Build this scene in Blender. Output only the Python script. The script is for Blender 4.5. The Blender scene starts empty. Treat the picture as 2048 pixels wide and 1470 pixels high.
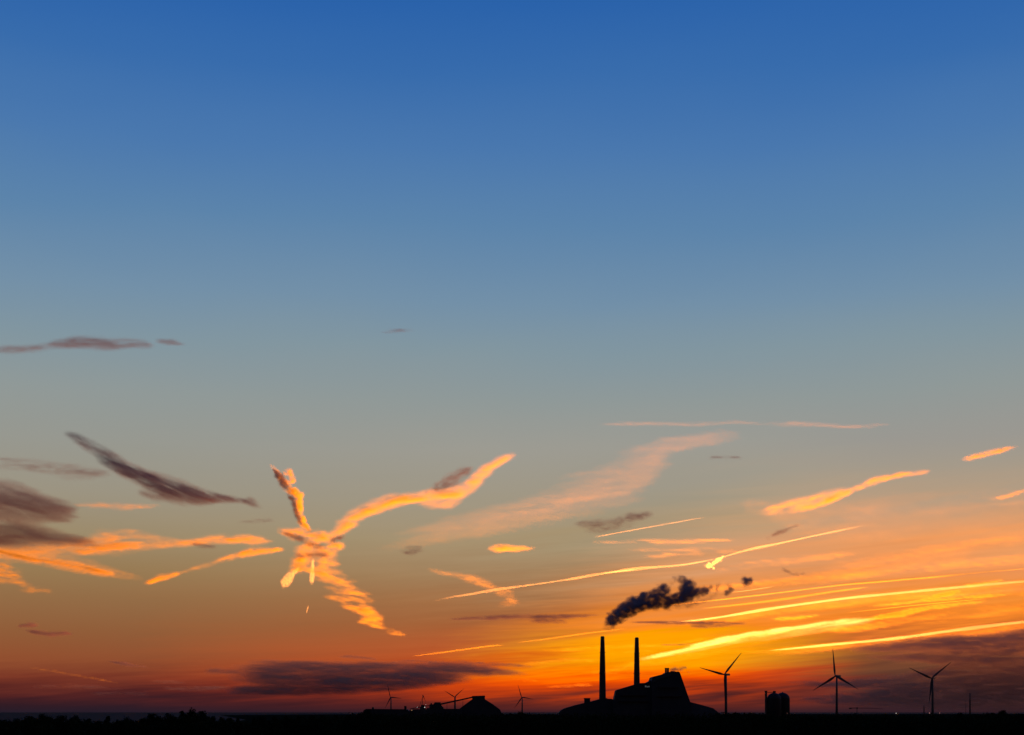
import bpy, bmesh, math, random
import numpy as np
from mathutils import Vector, Matrix
R = math.radians
SC = bpy.context.scene
COL = SC.collection

# ------------------------------------------------------------------ camera
EYE = 16.0          # metres above the ground
FPX = 2844.0        # focal length in pixels of the 2048 px wide photograph
HY = 1424.0         # row of the horizon in the photograph
cam_d = bpy.data.cameras.new('camera')
cam = bpy.data.objects.new('camera', cam_d); COL.objects.link(cam)
cam.location = (0, 0, EYE); cam.rotation_euler = (R(90), 0, 0)
cam_d.sensor_width = 36.0; cam_d.lens = 36.0 * FPX / 2048
cam_d.shift_y = (HY - 735.0) / 2048
cam_d.clip_start = 1.0; cam_d.clip_end = 400000
SC.camera = cam

# ------------------------------------------------------------------ sun (just setting behind the power station)
SUN_AZ, SUN_EL = math.atan2(1390 - 1024, FPX), R(-0.5)
sd = Vector((math.sin(SUN_AZ) * math.cos(SUN_EL), math.cos(SUN_AZ) * math.cos(SUN_EL), math.sin(SUN_EL)))
sl = bpy.data.lights.new('sun', 'SUN'); sl.energy = 4.8; sl.angle = R(0.5); sl.color = (1.0, 0.285, 0.08)
so = bpy.data.objects.new('sun', sl); COL.objects.link(so)
so.rotation_euler = (-sd).to_track_quat('-Z', 'Y').to_euler()

# ------------------------------------------------------------------ world: dusk sky by elevation and azimuth
def lin(c):
    return tuple((v / 255 / 12.92) if v / 255 <= 0.04045 else ((v / 255 + 0.055) / 1.055) ** 2.4 for v in c)
UP = [(-1200, (14, 52, 120)), (-500, (28, 76, 148)), (0, (42, 98, 170)), (150, (56, 108, 172)), (300, (74, 120, 174)),
      (450, (92, 132, 171)), (600, (115, 144, 168)), (700, (130, 150, 160)), (800, (144, 153, 152))]
COLS = [
 UP + [(900, (151,152,144)), (1000, (156,148,130)), (1080, (157,139,108)), (1150, (152,123,84)), (1200, (148,110,72)), (1270, (145,93,57)),
       (1320, (146,80,48)), (1360, (122,54,38)), (1388, (84,35,34)), (1410, (50,28,36)), (1424, (38,28,40))],
 UP + [(900, (157,155,146)), (1000, (161,151,131)), (1080, (167,147,114)), (1150, (165,130,92)), (1200, (165,112,70)), (1250, (168,98,55)),
       (1300, (190,90,44)), (1340, (192,72,26)), (1375, (172,54,20)), (1400, (110,38,28)), (1424, (55,28,34))],
 UP + [(900, (160,156,145)), (1000, (175,157,132)), (1050, (190,156,118)), (1080, (212,158,115)), (1130, (218,154,105)), (1180, (226,144,80)),
       (1220, (242,138,52)), (1250, (254,140,26)), (1280, (255,160,2)), (1310, (255,158,0)), (1338, (255,122,0)), (1362, (246,82,0)),
       (1388, (190,60,14)), (1407, (112,42,30)), (1424, (60,30,36))],
 UP + [(900, (155,152,145)), (950, (165,154,138)), (1000, (180,156,130)), (1050, (205,155,115)), (1100, (234,156,98)), (1150, (235,148,86)),
       (1200, (244,142,52)), (1240, (244,134,42)), (1272, (190,96,44)), (1312, (128,74,46)), (1345, (104,62,44)), (1385, (78,44,42)), (1424, (50,30,38))],
]
HMAX = 1.0
w = bpy.data.worlds.new('World'); SC.world = w; w.use_nodes = True
NT = w.node_tree; NT.nodes.clear()
def nd(t, **k):
    n = NT.nodes.new(t)
    for a, b in k.items(): setattr(n, a, b)
    return n
def put(sock, v):
    if hasattr(v, 'is_output'): NT.links.new(v, sock)
    else: sock.default_value = v
def M(op, a, b=0.0, c=0.0, clamp=False):
    n = nd('ShaderNodeMath', operation=op, use_clamp=clamp)
    put(n.inputs[0], a); put(n.inputs[1], b); put(n.inputs[2], c)
    return n.outputs[0]
def step(v, a, b):
    n = nd('ShaderNodeMapRange', interpolation_type='SMOOTHSTEP')
    put(n.inputs['Value'], v); n.inputs['From Min'].default_value = a; n.inputs['From Max'].default_value = b
    return n.outputs[0]
def lstep(v, a, b):
    n = nd('ShaderNodeMapRange'); n.clamp = True
    put(n.inputs['Value'], v); n.inputs['From Min'].default_value = a; n.inputs['From Max'].default_value = b
    return n.outputs[0]
def mix(f, a, b):
    n = nd('ShaderNodeMix', data_type='RGBA')
    put(n.inputs[0], f); put(n.inputs[6], a); put(n.inputs[7], b)
    return n.outputs[2]
tc = nd('ShaderNodeTexCoord'); sx = nd('ShaderNodeSeparateXYZ'); NT.links.new(tc.outputs['Generated'], sx.inputs[0])
X, Y, Z = sx.outputs
hyp = M('SQRT', M('ADD', M('MULTIPLY', X, X), M('MULTIPLY', Y, Y)))
H = M('DIVIDE', Z, M('MAXIMUM', hyp, 1e-4))
AZ = M('ARCTAN2', X, Y)
def azpx(px): return math.atan2(px - 1024, FPX)
# thin streaks of cirrus in the glow: long noise, rising a little towards the right
def streak(kx, ky, tilt, seed, detail=4, rough=0.6):
    hh = M('SUBTRACT', H, M('MULTIPLY', AZ, tilt))
    cx = nd('ShaderNodeCombineXYZ'); put(cx.inputs[0], M('MULTIPLY', AZ, kx)); put(cx.inputs[1], M('MULTIPLY', hh, ky)); cx.inputs[2].default_value = seed
    n = nd('ShaderNodeTexNoise'); n.inputs['Scale'].default_value = 1.0; n.inputs['Detail'].default_value = detail
    n.inputs['Roughness'].default_value = rough; n.inputs['Distortion'].default_value = 0.25
    NT.links.new(cx.outputs[0], n.inputs['Vector'])
    return M('SUBTRACT', n.outputs[0], 0.5)
low = M('MAXIMUM', M('MULTIPLY', step(H, 0.17, 0.03), step(AZ, azpx(500), azpx(1150))), M('MULTIPLY', step(H, 0.045, 0.02), 0.75))
lowr = M('MULTIPLY', step(H, 0.20, 0.09), step(AZ, azpx(700), azpx(1300)))
s1 = streak(9, 150, 0.05, 1.3); s2 = streak(22, 420, 0.07, 7.7, 3, 0.55); s3 = streak(4, 60, 0.11, 4.2, 3)
above = step(H, 0.0, 0.012)
dh = M('ADD', M('MULTIPLY', s1, M('MULTIPLY', low, 0.020)), M('MULTIPLY', s2, M('MULTIPLY', low, 0.008)))
dh = M('ADD', dh, M('MULTIPLY', s3, M('MULTIPLY', lowr, 0.055)))
big = streak(2.5, 8, 0.05, 9.1, 3, .5)
dh = M('ADD', dh, M('MULTIPLY', big, M('MULTIPLY', step(H, 0.1, 0.3), 0.035)))
H2 = M('ADD', H, M('MULTIPLY', dh, above))
fac = M('DIVIDE', H2, HMAX)
outs = []
for st in COLS:
    r = nd('ShaderNodeValToRGB'); put(r.inputs[0], fac)
    el = r.color_ramp.elements
    pts = sorted(((HY - y) / FPX / HMAX, lin(c)) for y, c in st)
    el[0].position = pts[0][0]; el[0].color = (*pts[0][1], 1); el[1].position = min(1, pts[-1][0]); el[1].color = (*pts[-1][1], 1)
    for p, c in pts[1:-1]:
        e = el.new(p); e.color = (*c, 1)
    outs.append(r.outputs[0])
AZ2 = M('ADD', AZ, M('MULTIPLY', s1, 0.10))
c = mix(lstep(AZ2, azpx(250), azpx(950)), outs[0], outs[1])
AZ3 = M('SUBTRACT', AZ2, M('MULTIPLY', M('MAXIMUM', M('SUBTRACT', H, 0.02), 0.0), 1.4))
c = mix(step(AZ3, azpx(740), azpx(1150)), c, outs[2])
c = mix(step(AZ2, azpx(1400), azpx(1800)), c, outs[3])
gain = M('ADD', 1.0, M('ADD', M('MULTIPLY', s2, M('MULTIPLY', low, 0.25)), M('MULTIPLY', s1, M('MULTIPLY', low, 0.3))))
# the sky away from the sunset is darker
ds = M('ADD', M('MULTIPLY', X, sd.x), M('MULTIPLY', Y, sd.y))
back = M('ADD', 0.12, M('MULTIPLY', step(ds, -0.3, 0.75), 0.88))
gain = M('MULTIPLY', gain, back)
vm = nd('ShaderNodeVectorMath', operation='SCALE'); NT.links.new(c, vm.inputs[0]); put(vm.inputs[3], gain)
bg = nd('ShaderNodeBackground'); NT.links.new(vm.outputs[0], bg.inputs[0]); bg.inputs[1].default_value = 1.0
wo = nd('ShaderNodeOutputWorld'); NT.links.new(bg.outputs[0], wo.inputs[0])

SC.view_settings.view_transform = 'Standard'; SC.view_settings.look = 'None'
SC.view_settings.exposure = 0; SC.view_settings.gamma = 1
SC.cycles.use_denoising = True
SC.cycles.volume_bounces = 1
SC.cycles.max_bounces = 8
SC.cycles.transparent_max_bounces = 64
SC.cycles.sample_clamp_indirect = 3.0

# ------------------------------------------------------------------ helpers
def P(px, py, D):
    """point at distance D along the street of view through a photo pixel"""
    return Vector(((px - 1024) / FPX * D, D, EYE + (HY - py) / FPX * D))
def tag(o, label, cat, group=None, kind=None):
    if label: o['label'] = label
    if cat: o['category'] = cat
    if group: o['group'] = group
    if kind: o['kind'] = kind
    return o
def mesh(name, verts, faces, mat, parent=None, smooth=False):
    me = bpy.data.meshes.new(name)
    me.from_pydata([tuple(v) for v in verts], [], [tuple(f) for f in faces]); me.update()
    if smooth: me.polygons.foreach_set('use_smooth', [True] * len(me.polygons))
    o = bpy.data.objects.new(name, me); COL.objects.link(o)
    if mat: me.materials.append(mat)
    if parent: o.parent = parent
    return o
def empty(name, loc, rz=0):
    o = bpy.data.objects.new(name, None); COL.objects.link(o); o.location = loc; o.rotation_euler = (0, 0, rz)
    return o
def surf(name, col, rough=0.7, metal=0.0, var=0.25, scale=0.2, bump=0.0, spec=0.3):
    m = bpy.data.materials.new(name); m.use_nodes = True; nt = m.node_tree; b = nt.nodes['Principled BSDF']
    b.inputs['Roughness'].default_value = rough; b.inputs['Metallic'].default_value = metal
    b.inputs['Specular IOR Level'].default_value = spec
    t = nt.nodes.new('ShaderNodeTexCoord'); n = nt.nodes.new('ShaderNodeTexNoise'); n.inputs['Scale'].default_value = scale; n.inputs['Detail'].default_value = 5
    nt.links.new(t.outputs['Object'], n.inputs['Vector'])
    r = nt.nodes.new('ShaderNodeValToRGB')
    r.color_ramp.elements[0].position = 0.3; r.color_ramp.elements[1].position = 0.7
    r.color_ramp.elements[0].color = (*[v * (1 - var) for v in col], 1); r.color_ramp.elements[1].color = (*[min(1, v * (1 + var)) for v in col], 1)
    nt.links.new(n.outputs[0], r.inputs[0]); nt.links.new(r.outputs[0], b.inputs['Base Color'])
    if bump:
        bp = nt.nodes.new('ShaderNodeBump'); bp.inputs['Strength'].default_value = bump
        nt.links.new(n.outputs[0], bp.inputs['Height']); nt.links.new(bp.outputs[0], b.inputs['Normal'])
    return m
def volume(name, col, dens, g):
    m = bpy.data.materials.new(name); m.use_nodes = True; nt = m.node_tree; nt.nodes.clear()
    v = nt.nodes.new('ShaderNodeVolumePrincipled'); o = nt.nodes.new('ShaderNodeOutputMaterial')
    v.inputs['Color'].default_value = (*col, 1); v.inputs['Density'].default_value = dens; v.inputs['Anisotropy'].default_value = g
    nt.links.new(v.outputs[0], o.inputs['Volume']); m['dens'] = dens
    return m
SUNSET_ICE = volume('sunset_ice_cloud', (0.84, 0.62, 0.06), 0.002, 0.70)          # high thin ice cloud, orange of the sunset light put into its colour
TRAIL = volume('contrail_ice', (1, 0.97, 0.58), 0.010, 0.76)
SHADED = volume('shaded_cloud', (0.82, 0.60, 0.48), 0.002, 0.0)   # lower dark cloud, the earth's shadow put into colour and scattering
SHADED_WISP = volume('thin_shaded_cloud', (0.49, 0.42, 0.47), 0.002, 0.0)  # thin dark cloud, grey-mauve colour stands in for the earth's shadow on it
SMOKE = volume('flue_smoke', (0.54, 0.47, 0.54), 0.05, 0.0)
STEAM = volume('steam', (0.6, 0.5, 0.6), 0.05, 0.1)

# ------------------------------------------------------------------ noise for cloud thickness
def vnoise(x, y, seed):
    rs = np.random.RandomState(seed); tab = rs.rand(256, 256)
    xi = np.floor(x).astype(int); yi = np.floor(y).astype(int); fx = x - xi; fy = y - yi
    fx = fx * fx * (3 - 2 * fx); fy = fy * fy * (3 - 2 * fy)
    g = lambda a, b: tab[a & 255, b & 255]
    return (g(xi, yi) * (1 - fx) + g(xi + 1, yi) * fx) * (1 - fy) + (g(xi, yi + 1) * (1 - fx) + g(xi + 1, yi + 1) * fx) * fy
def fbm(x, y, seed, octv=4, rough=0.55):
    a, s, t = 1.0, 0.0, 0.0
    for i in range(octv):
        s = s + a * (vnoise(x, y, seed + i * 7) - 0.5); t += a; a *= rough; x = x * 2.03 + 5.1; y = y * 2.03 + 3.7
    return s / t * 2
WID = 1.34
def strokes_field(px, py, strokes):
    T = np.zeros_like(px)
    for st in strokes:
        pts = st['p']; pw = st.get('pow', 1.3); amp = st.get('a', 1.0)
        best = np.zeros_like(px); lens = [math.hypot(q[0] - p_[0], q[1] - p_[1]) for p_, q in zip(pts[:-1], pts[1:])]; tot = sum(lens); acc = 0.0; tp = st.get('tp', .16)
        for (x0, y0, w0), (x1, y1, w1) in zip(pts[:-1], pts[1:]):
            dx, dy = x1 - x0, y1 - y0; L2 = dx * dx + dy * dy
            t = np.clip(((px - x0) * dx + (py - y0) * dy) / max(L2, 1e-6), 0, 1)
            d2 = (px - x0 - t * dx) ** 2 + (py - y0 - t * dy) ** 2
            hw = (w0 + (w1 - w0) * t) * WID
            sg = (acc + t * math.sqrt(L2)) / max(tot, 1e-6); acc += math.sqrt(L2)
            tpv = np.clip(.12 + np.minimum(sg, 1 - sg) / tp, 0, 1) if w0 < 25 and w1 < 25 else 1.0
            best = np.maximum(best, np.clip(1 - d2 / hw ** 2, 0, None) ** pw * tpv)
        T = np.maximum(T, best * amp) if not st.get('add') else T + best * amp
    return T
class _N: n = 0
def blur(T, sx, sy):
    for ax, s_ in ((1, sx), (0, sy)):
        n = int(3 * s_ + 1)
        if s_ < .3: continue
        k = np.exp(-.5 * (np.arange(-n, n + 1) / s_) ** 2); k /= k.sum()
        T = np.apply_along_axis(lambda a: np.convolve(np.pad(a, n), k, 'same')[n:-n], ax, T)
    return T
def cloud(label, mat, D, strokes, res=4, tau=1.0, warp=(14, 7), ns=(60, 12), tilt=-0.12, depth=0.5, cut=0.03, name='cloud', cat='cloud', kind=None, rag=0.0, fine=0.45, soft=None):
    """closed shell whose thickness follows the strokes; a homogeneous volume fills it"""
    _N.n += 1; seed = 100 + _N.n * 31
    xs = [q[0] for s in strokes for q in s['p']]; ys = [q[1] for s in strokes for q in s['p']]; ws = max(q[2] for s in strokes for q in s['p'])
    soft = soft or (min(8, ws * .55), min(3.2, ws * .24)); pad = ws * WID + max(warp) + res + 2.5 * soft[0]
    gx = np.arange(min(xs) - pad, max(xs) + pad, res); gy = np.arange(min(ys) - pad, max(ys) + pad, res)
    px, py = np.meshgrid(gx, gy)
    u = px + tilt * 0 ; v = py - px * tilt
    wx = fbm(u / ns[0], v / ns[1], seed); wy = fbm(u / ns[0] + 9, v / ns[1] + 4, seed + 3)
    w2 = fbm(u / ns[0] * 2.7 + 3, v / ns[1] * 2.7 + 1, seed + 5, 3, .6)
    T = strokes_field(px + (wx + .55 * w2) * warp[0], py + (wy + .3 * w2) * warp[1], strokes)
    T = blur(T, soft[0] * .6 / res, soft[1] * .6 / res)
    n2 = fbm(u / ns[0] * 1.3 + 2, v / ns[1] * 1.3 + 8, seed + 11, 4, 0.6)
    T = T * np.clip(1 + depth * n2 * 2.3, .08, None) - cut - rag * np.clip(n2, 0, 1)
    if fine:
        n3 = fbm(u / ns[0] * 3, v / ns[1] * 3.2, seed + 17, 3, 0.6); T = T * np.clip(1 + fine * n3 * 2.6, .08, None)
    T = np.clip(T, 0, None)
    if (mat is SUNSET_ICE and tau > .3) or mat is SMOKE: T = T ** 1.25 * 1.1      # feathered rims
    T = blur(T, min(1.6, soft[0]) / res, min(1.1, soft[1]) / res)
    T = np.where(T * tau < .006, 0, T)
    T = T * tau * (1.6 if mat is SUNSET_ICE and tau > .4 else 1.1)
    dens = mat['dens']; th = T / dens
    ny, nx = T.shape
    occ = T > 0
    cell = occ[:-1, :-1] | occ[1:, :-1] | occ[:-1, 1:] | occ[1:, 1:]
    dirx = (px - 1024) / FPX; dirz = (HY - py) / FPX
    idf = -np.ones(T.shape, int); idb = -np.ones(T.shape, int); V = []
    need = np.zeros(T.shape, bool); need[:-1, :-1] |= cell; need[1:, :-1] |= cell; need[:-1, 1:] |= cell; need[1:, 1:] |= cell
    k = 0
    jj, ii = np.nonzero(need)
    for j, i in zip(jj, ii):
        a = D - th[j, i] / 2; x, z = dirx[j, i], dirz[j, i]
        V.append((x * a, a, EYE + z * a)); idf[j, i] = k; k += 1
        if th[j, i] > 0:
            b = D + th[j, i] / 2; V.append((x * b, b, EYE + z * b)); idb[j, i] = k; k += 1
        else: idb[j, i] = idf[j, i]
    F = []
    for j, i in zip(*np.nonzero(cell)):
        # split each cell into two triangles, front and back along the same diagonal
        for tri in (((j, i), (j + 1, i), (j + 1, i + 1)), ((j, i), (j + 1, i + 1), (j, i + 1))):
            if not any(occ[t] for t in tri): continue
            F.append([idf[t] for t in tri]); F.append([idb[t] for t in reversed(tri)])
    # origin near the cloud
    if not V: return None
    c = P(sum(xs) / len(xs), sum(ys) / len(ys), D)
    V = np.array(V) - np.array(c)
    o = mesh(name, V, F, mat); o.location = c
    return tag(o, label, cat, None, kind)
def trail(label, pts, D, tau=0.8, mat=None, wob=0.4, name='contrail', cat='contrail', var=0.35, step_=14):
    """tapering tube of ice along a line: pts = (px, py, half width px)"""
    mat = mat or TRAIL; _N.n += 1; rs = np.random.RandomState(900 + _N.n)
    # resample with a smooth curve
    pts = np.array(pts, float); seg = np.hypot(np.diff(pts[:, 0]), np.diff(pts[:, 1])); s = np.concatenate([[0], np.cumsum(seg)])
    n = max(4, int(s[-1] / step_)); ss = np.linspace(0, s[-1], n)
    pts[:, 2] *= .95; X_ = np.interp(ss, s, pts[:, 0]); Y_ = np.interp(ss, s, pts[:, 1]); W_ = np.interp(ss, s, pts[:, 2])
    kn = np.array([1, 2, 3, 2, 1.]) / 9
    def sm(a):
        b = np.pad(a, 2, 'edge'); return np.convolve(b, kn, 'valid')
    X_[1:-1] = sm(X_)[1:-1]; Y_[1:-1] = sm(Y_)[1:-1]
    t1 = fbm(ss / 80, ss * 0, 50 + _N.n, 2); t2 = fbm(ss / 60, ss * 0 + 3, 70 + _N.n, 2)
    Y_ = Y_ + t1 * wob; W_ = W_ * (1 + var * t2); TH = 1.1 * tau * (1 + 1.2 * var * fbm(ss / 110, ss * 0 + 7, 90 + _N.n, 2))
    TH = TH * np.clip(np.minimum(ss, s[-1] - ss) / s[-1] / .08 + .05, 0, 1)
    K = 10; V = []; F = []
    c = P(X_[n // 2], Y_[n // 2], D)
    for i in range(n):
        a, b = max(0, i - 1), min(n - 1, i + 1)
        tx, ty = X_[b] - X_[a], Y_[b] - Y_[a]; L = math.hypot(tx, ty) or 1; nxp, nyp = -ty / L, tx / L
        hd = TH[i] / mat['dens'] / 2
        e = 0.02 if i in (0, n - 1) else 1.0
        for k in range(K):
            an = 2 * math.pi * k / K
            q = P(X_[i] + nxp * W_[i] * e * math.cos(an), Y_[i] + nyp * W_[i] * e * math.cos(an), D + hd * e * math.copysign(abs(math.sin(an)) ** 1.8, math.sin(an)))
            V.append(q - c)
    for i in range(n - 1):
        for k in range(K):
            k2 = (k + 1) % K; F.append((i * K + k, i * K + k2, (i + 1) * K + k2, (i + 1) * K + k))
    F.append(list(range(K - 1, -1, -1))); F.append([(n - 1) * K + k for k in range(K)])
    o = mesh(name, V, F, mat); o.location = c
    return tag(o, label, cat)
def S(pts, a=1.0, pow=2.8, add=False): return dict(p=pts, a=a, pow=pow, add=add)

#@@CLOUDS
# ------------------------------------------------------------------ clouds (each its own body of ice or droplets, kilometres away)
cloud('long thin slate grey cloud in the blue sky at the far left, highest of all', SHADED_WISP, 24000,
      [S([(-20,702,8),(60,697,9),(110,692,10)],.7), S([(90,692,8),(150,684,13),(200,686,14),(245,690,11)],1.1), S([(215,678,6),(260,682,6),(300,692,7)],.5), S([(235,692,6),(300,690,6)],.8), S([(312,682,3),(340,684,7),(366,689,2)],.8)], tau=1.0, ns=(70,9), warp=(16,4), tilt=0.0, depth=.3, fine=.2)
cloud('faint smudge of grey cloud high in the blue sky near the middle', SHADED_WISP, 26000, [S([(765,664,2),(790,662,4),(830,660,2)],1)], tau=.35, ns=(40,6), warp=(8,2), tilt=0, res=3)
cloud('big dark diagonal cloud with reddish upper edge, sloping down to the right at upper left', SHADED_WISP, 17000,
      [S([(120,862,4),(150,872,9),(190,898,14)],.55), S([(170,885,9),(205,908,13),(245,938,17),(290,958,20),(340,978,25),(385,992,20),(440,998,8),(490,1000,4),(520,1016,1.5)],1.25),
       S([(235,930,8),(300,960,12),(370,990,12)],.5,add=True), S([(275,985,6),(330,1000,7)],.4)], tau=1.7, ns=(55,10), warp=(14,7), tilt=0.45, depth=.45, res=3, fine=.22)
cloud('pale mauve veil of cloud at the left edge, above the big dark one', SHADED_WISP, 30000, [S([(-30,925,14),(60,930,12),(140,945,20),(215,948,8)],1)], tau=.5, ns=(90,14), warp=(20,6), tilt=0.05)
cloud('dark brown cloud bank at the left edge, upper of two stacked ones', SHADED_WISP, 16000,
      [S([(-60,988,36),(20,1004,36),(75,1018,26),(145,1026,10)],1.0,1.4), S([(60,1005,22),(150,1020,14)],.3)], tau=1.5, ns=(120,22), warp=(30,10), tilt=0.25, depth=.2, fine=.18)
cloud('dark reddish cloud bank at the left edge resting on the orange band', SHADED_WISP, 15500,
      [S([(-60,1066,27),(40,1068,25),(110,1077,17),(190,1086,6)],1.1,1.4)], tau=1.5, ns=(110,18), warp=(24,8), tilt=0.12, depth=.25, fine=.18)
cloud('faint pink streak of cloud below the big dark diagonal cloud', SUNSET_ICE, 33000, [S([(150,1010,2),(200,1011,5),(250,1013,5),(320,1011,3)],1)], tau=.22, ns=(50,8), warp=(14,4), tilt=0)
cloud('orange feathered cloud band stretching from the left edge towards the winged cloud', SUNSET_ICE, 34000,
      [S([(-40,1105,14),(60,1100,14),(150,1094,17),(230,1084,24),(290,1082,17),(360,1084,12)],.5,1.6), S([(150,1104,6),(220,1098,9),(300,1086,7)],.8,add=True),
       S([(190,1066,8),(255,1066,10),(285,1068,5)],.45), S([(260,1090,8),(340,1086,9),(430,1080,8),(480,1077,10),(520,1078,9),(540,1081,4)],.6,1.6), S([(450,1080,4),(522,1079,5)],.7,add=True)], tau=.62, ns=(55,9), warp=(16,7), tilt=-0.05, depth=.65, res=3, fine=.3)
cloud('bright orange cloud streak slanting down to the right from the left edge', SUNSET_ICE, 31000,
      [S([(-40,1094,7),(60,1116,7),(140,1131,7),(200,1144,6),(240,1152,4)],.75,1.6), S([(-40,1100,14),(80,1118,13),(190,1135,15),(245,1150,9),(300,1162,2)],.28,1.4,add=True)], tau=.75, ns=(90,8), warp=(14,3), tilt=0.2, depth=.4, res=3)
cloud('ragged orange cloud patch at the left edge, lowest of the orange ones', SUNSET_ICE, 32000,
      [S([(-40,1138,26),(10,1145,24),(40,1150,12)],.8), S([(25,1160,9),(60,1176,8),(105,1182,3)],.6)], tau=.5, ns=(45,9), warp=(14,7), tilt=0.1, depth=.6, res=3)
cloud('thin orange cloud streak rising to the right towards the winged cloud', SUNSET_ICE, 30500,
      [S([(290,1167,1.5),(318,1156,6),(345,1150,6),(362,1146,3)],1.2), S([(355,1147,3),(410,1132,4),(440,1120,6),(480,1110,6)],.6), S([(470,1112,4),(500,1105,8),(540,1101,6),(566,1099,2)],1.2)], tau=.75, ns=(45,8), warp=(7,3), tilt=-0.3, depth=.45, res=2)
cloud('small grey brown wisp under the tip of the orange band', SHADED_WISP, 22000, [S([(385,1086,3),(405,1092,6),(430,1096,3)],1)], tau=.6, ns=(30,8), warp=(8,3), res=3, tilt=.1)
cloud('faint grey streak between the dark diagonal cloud and the winged cloud', SHADED_WISP, 28000, [S([(478,1046,2),(520,1042,5),(545,1040,3)],1)], tau=.3, ns=(30,6), warp=(8,3), res=3)
# the winged cloud
cloud('twisted neck of glowing cloud standing up from the body of the winged cloud', SUNSET_ICE, 27000,
      [S([(540,928,2.5),(548,938,4),(560,955,9),(572,970,12),(584,980,9)],.9), S([(566,946,7),(580,945,9),(586,956,7),(580,968,6)],.9), S([(568,975,6),(586,982,10),(598,990,10),(598,1008,9),(598,1028,8),(606,1046,8),(616,1060,8)],1.3),
       S([(600,985,4),(601,1010,4),(602,1030,3.5),(612,1052,5),(622,1066,6)],.7,add=True)], tau=1.0, ns=(12,9), warp=(4,3), tilt=0.0, depth=.6, res=1.6, fine=.4, cut=.08, soft=(1,1))
cloud('dark folds of cloud along the left side of the glowing neck', SHADED, 26800,
      [S([(546,938,2),(560,955,9),(570,970,10),(576,978,6)],1.3), S([(576,985,5),(588,1004,7),(591,1024,6),(602,1048,4)],1.1)], tau=1.5, ns=(12,8), warp=(3,3), tilt=0, depth=.5, res=1.6, soft=(1,1))
cloud('long orange wing of cloud rising to the right from the body of the winged cloud', SUNSET_ICE, 29000,
      [S([(655,1078,8),(680,1058,13),(710,1034,14),(745,1014,14),(790,1001,12),(850,992,11),(900,988,12),(938,978,14)],.5,1.6),
       S([(665,1074,5),(700,1046,7),(740,1022,5.5),(800,1002,5),(870,994,5),(930,986,7),(948,972,6)],1.0,1.8,add=True),
       S([(930,982,14),(952,955,12),(985,930,9),(1032,907,4)],.8), S([(830,1008,8),(900,1006,14),(925,1002,7)],.35)], tau=.8, ns=(40,10), warp=(9,5), tilt=-0.2, depth=.45, res=2.4, fine=.2)
cloud('dark smoky crest on top of the orange wing of cloud', SHADED, 28600, [S([(855,984,3),(885,974,10),(908,958,14),(930,944,10),(948,938,4)],1,2.2)], tau=1.1, ns=(24,8), warp=(8,4), res=2.4, tilt=-.4)
cloud('glowing orange body and head of the winged cloud', SUNSET_ICE, 27500,
      [S([(555,1058,4),(585,1068,9),(630,1076,17),(665,1076,10)],.6,1.6), S([(620,1078,8),(650,1074,9),(668,1070,5)],.9,add=True),
       S([(612,1080,14),(610,1105,20),(600,1132,18)],.5,1.6), S([(640,1085,14),(650,1110,22),(662,1140,20)],.4,1.6), S([(600,1100,6),(625,1112,6),(600,1126,6),(585,1140,4)],.5,add=True), S([(655,1092,6),(648,1110,4)],.4,add=True), S([(655,1092,12),(682,1092,8)],1.0),
       S([(600,1130,12),(585,1142,5)],.9)], tau=.9, ns=(30,8), warp=(9,5), tilt=0.05, depth=.8, res=1.8, fine=.35)
cloud('dark crossing bands over the body of the winged cloud', SHADED, 26500,
      [S([(556,1060,3),(590,1072,7),(620,1088,6),(650,1098,4)],.9), S([(660,1083,3),(675,1077,5),(690,1072,2)],1.0), S([(588,1112,5),(640,1108,8),(660,1112,5)],.6)], tau=1.4, ns=(22,7), warp=(6,3), tilt=.1, depth=.5, res=2)
cloud('brilliant yellow drop of cloud at the lower left of the winged cloud', TRAIL, 30000,
      [S([(567,1174,4),(571,1165,7.5),(578,1155,7),(586,1145,3.5),(600,1134,2)],1,1.0)], tau=1.3, ns=(8,8), warp=(2,2), tilt=0, depth=.15, res=1.2, soft=(.6,.6))
cloud('short vertical yellow streak hanging under the winged cloud', TRAIL, 30200,
      [S([(623,1167,3),(624,1155,4),(625,1140,2.5),(626,1118,2)],1,.8)], tau=1.2, ns=(8,8), warp=(1,1), tilt=0, depth=.2, res=1.2, soft=(.4,.4))
cloud('broken orange tail of the winged cloud trailing down to the right', SUNSET_ICE, 28000,
      [S([(590,1128,8),(640,1140,22),(690,1165,18)],.35,1.5), S([(640,1138,22),(690,1176,26),(720,1205,24),(750,1230,18)],.45,1.5), S([(645,1186,4),(690,1206,7),(730,1222,6),(760,1234,7)],.7,add=True),
       S([(605,1140,4),(650,1150,5),(700,1162,4)],.5,add=True), S([(712,1242,4),(745,1240,7),(772,1234,7)],.9), S([(735,1246,4),(770,1260,7),(812,1268,3)],1.1)], tau=.68, ns=(40,8.5), warp=(16,6), tilt=0.16, depth=.75, res=1.8, fine=.35, cut=.1)
trail('tiny bright spark of cloud below the winged cloud', [(613,1228,.6),(614.5,1219,1.2),(617,1210,.6)], 30000, .5, wob=0, step_=3)
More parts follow.
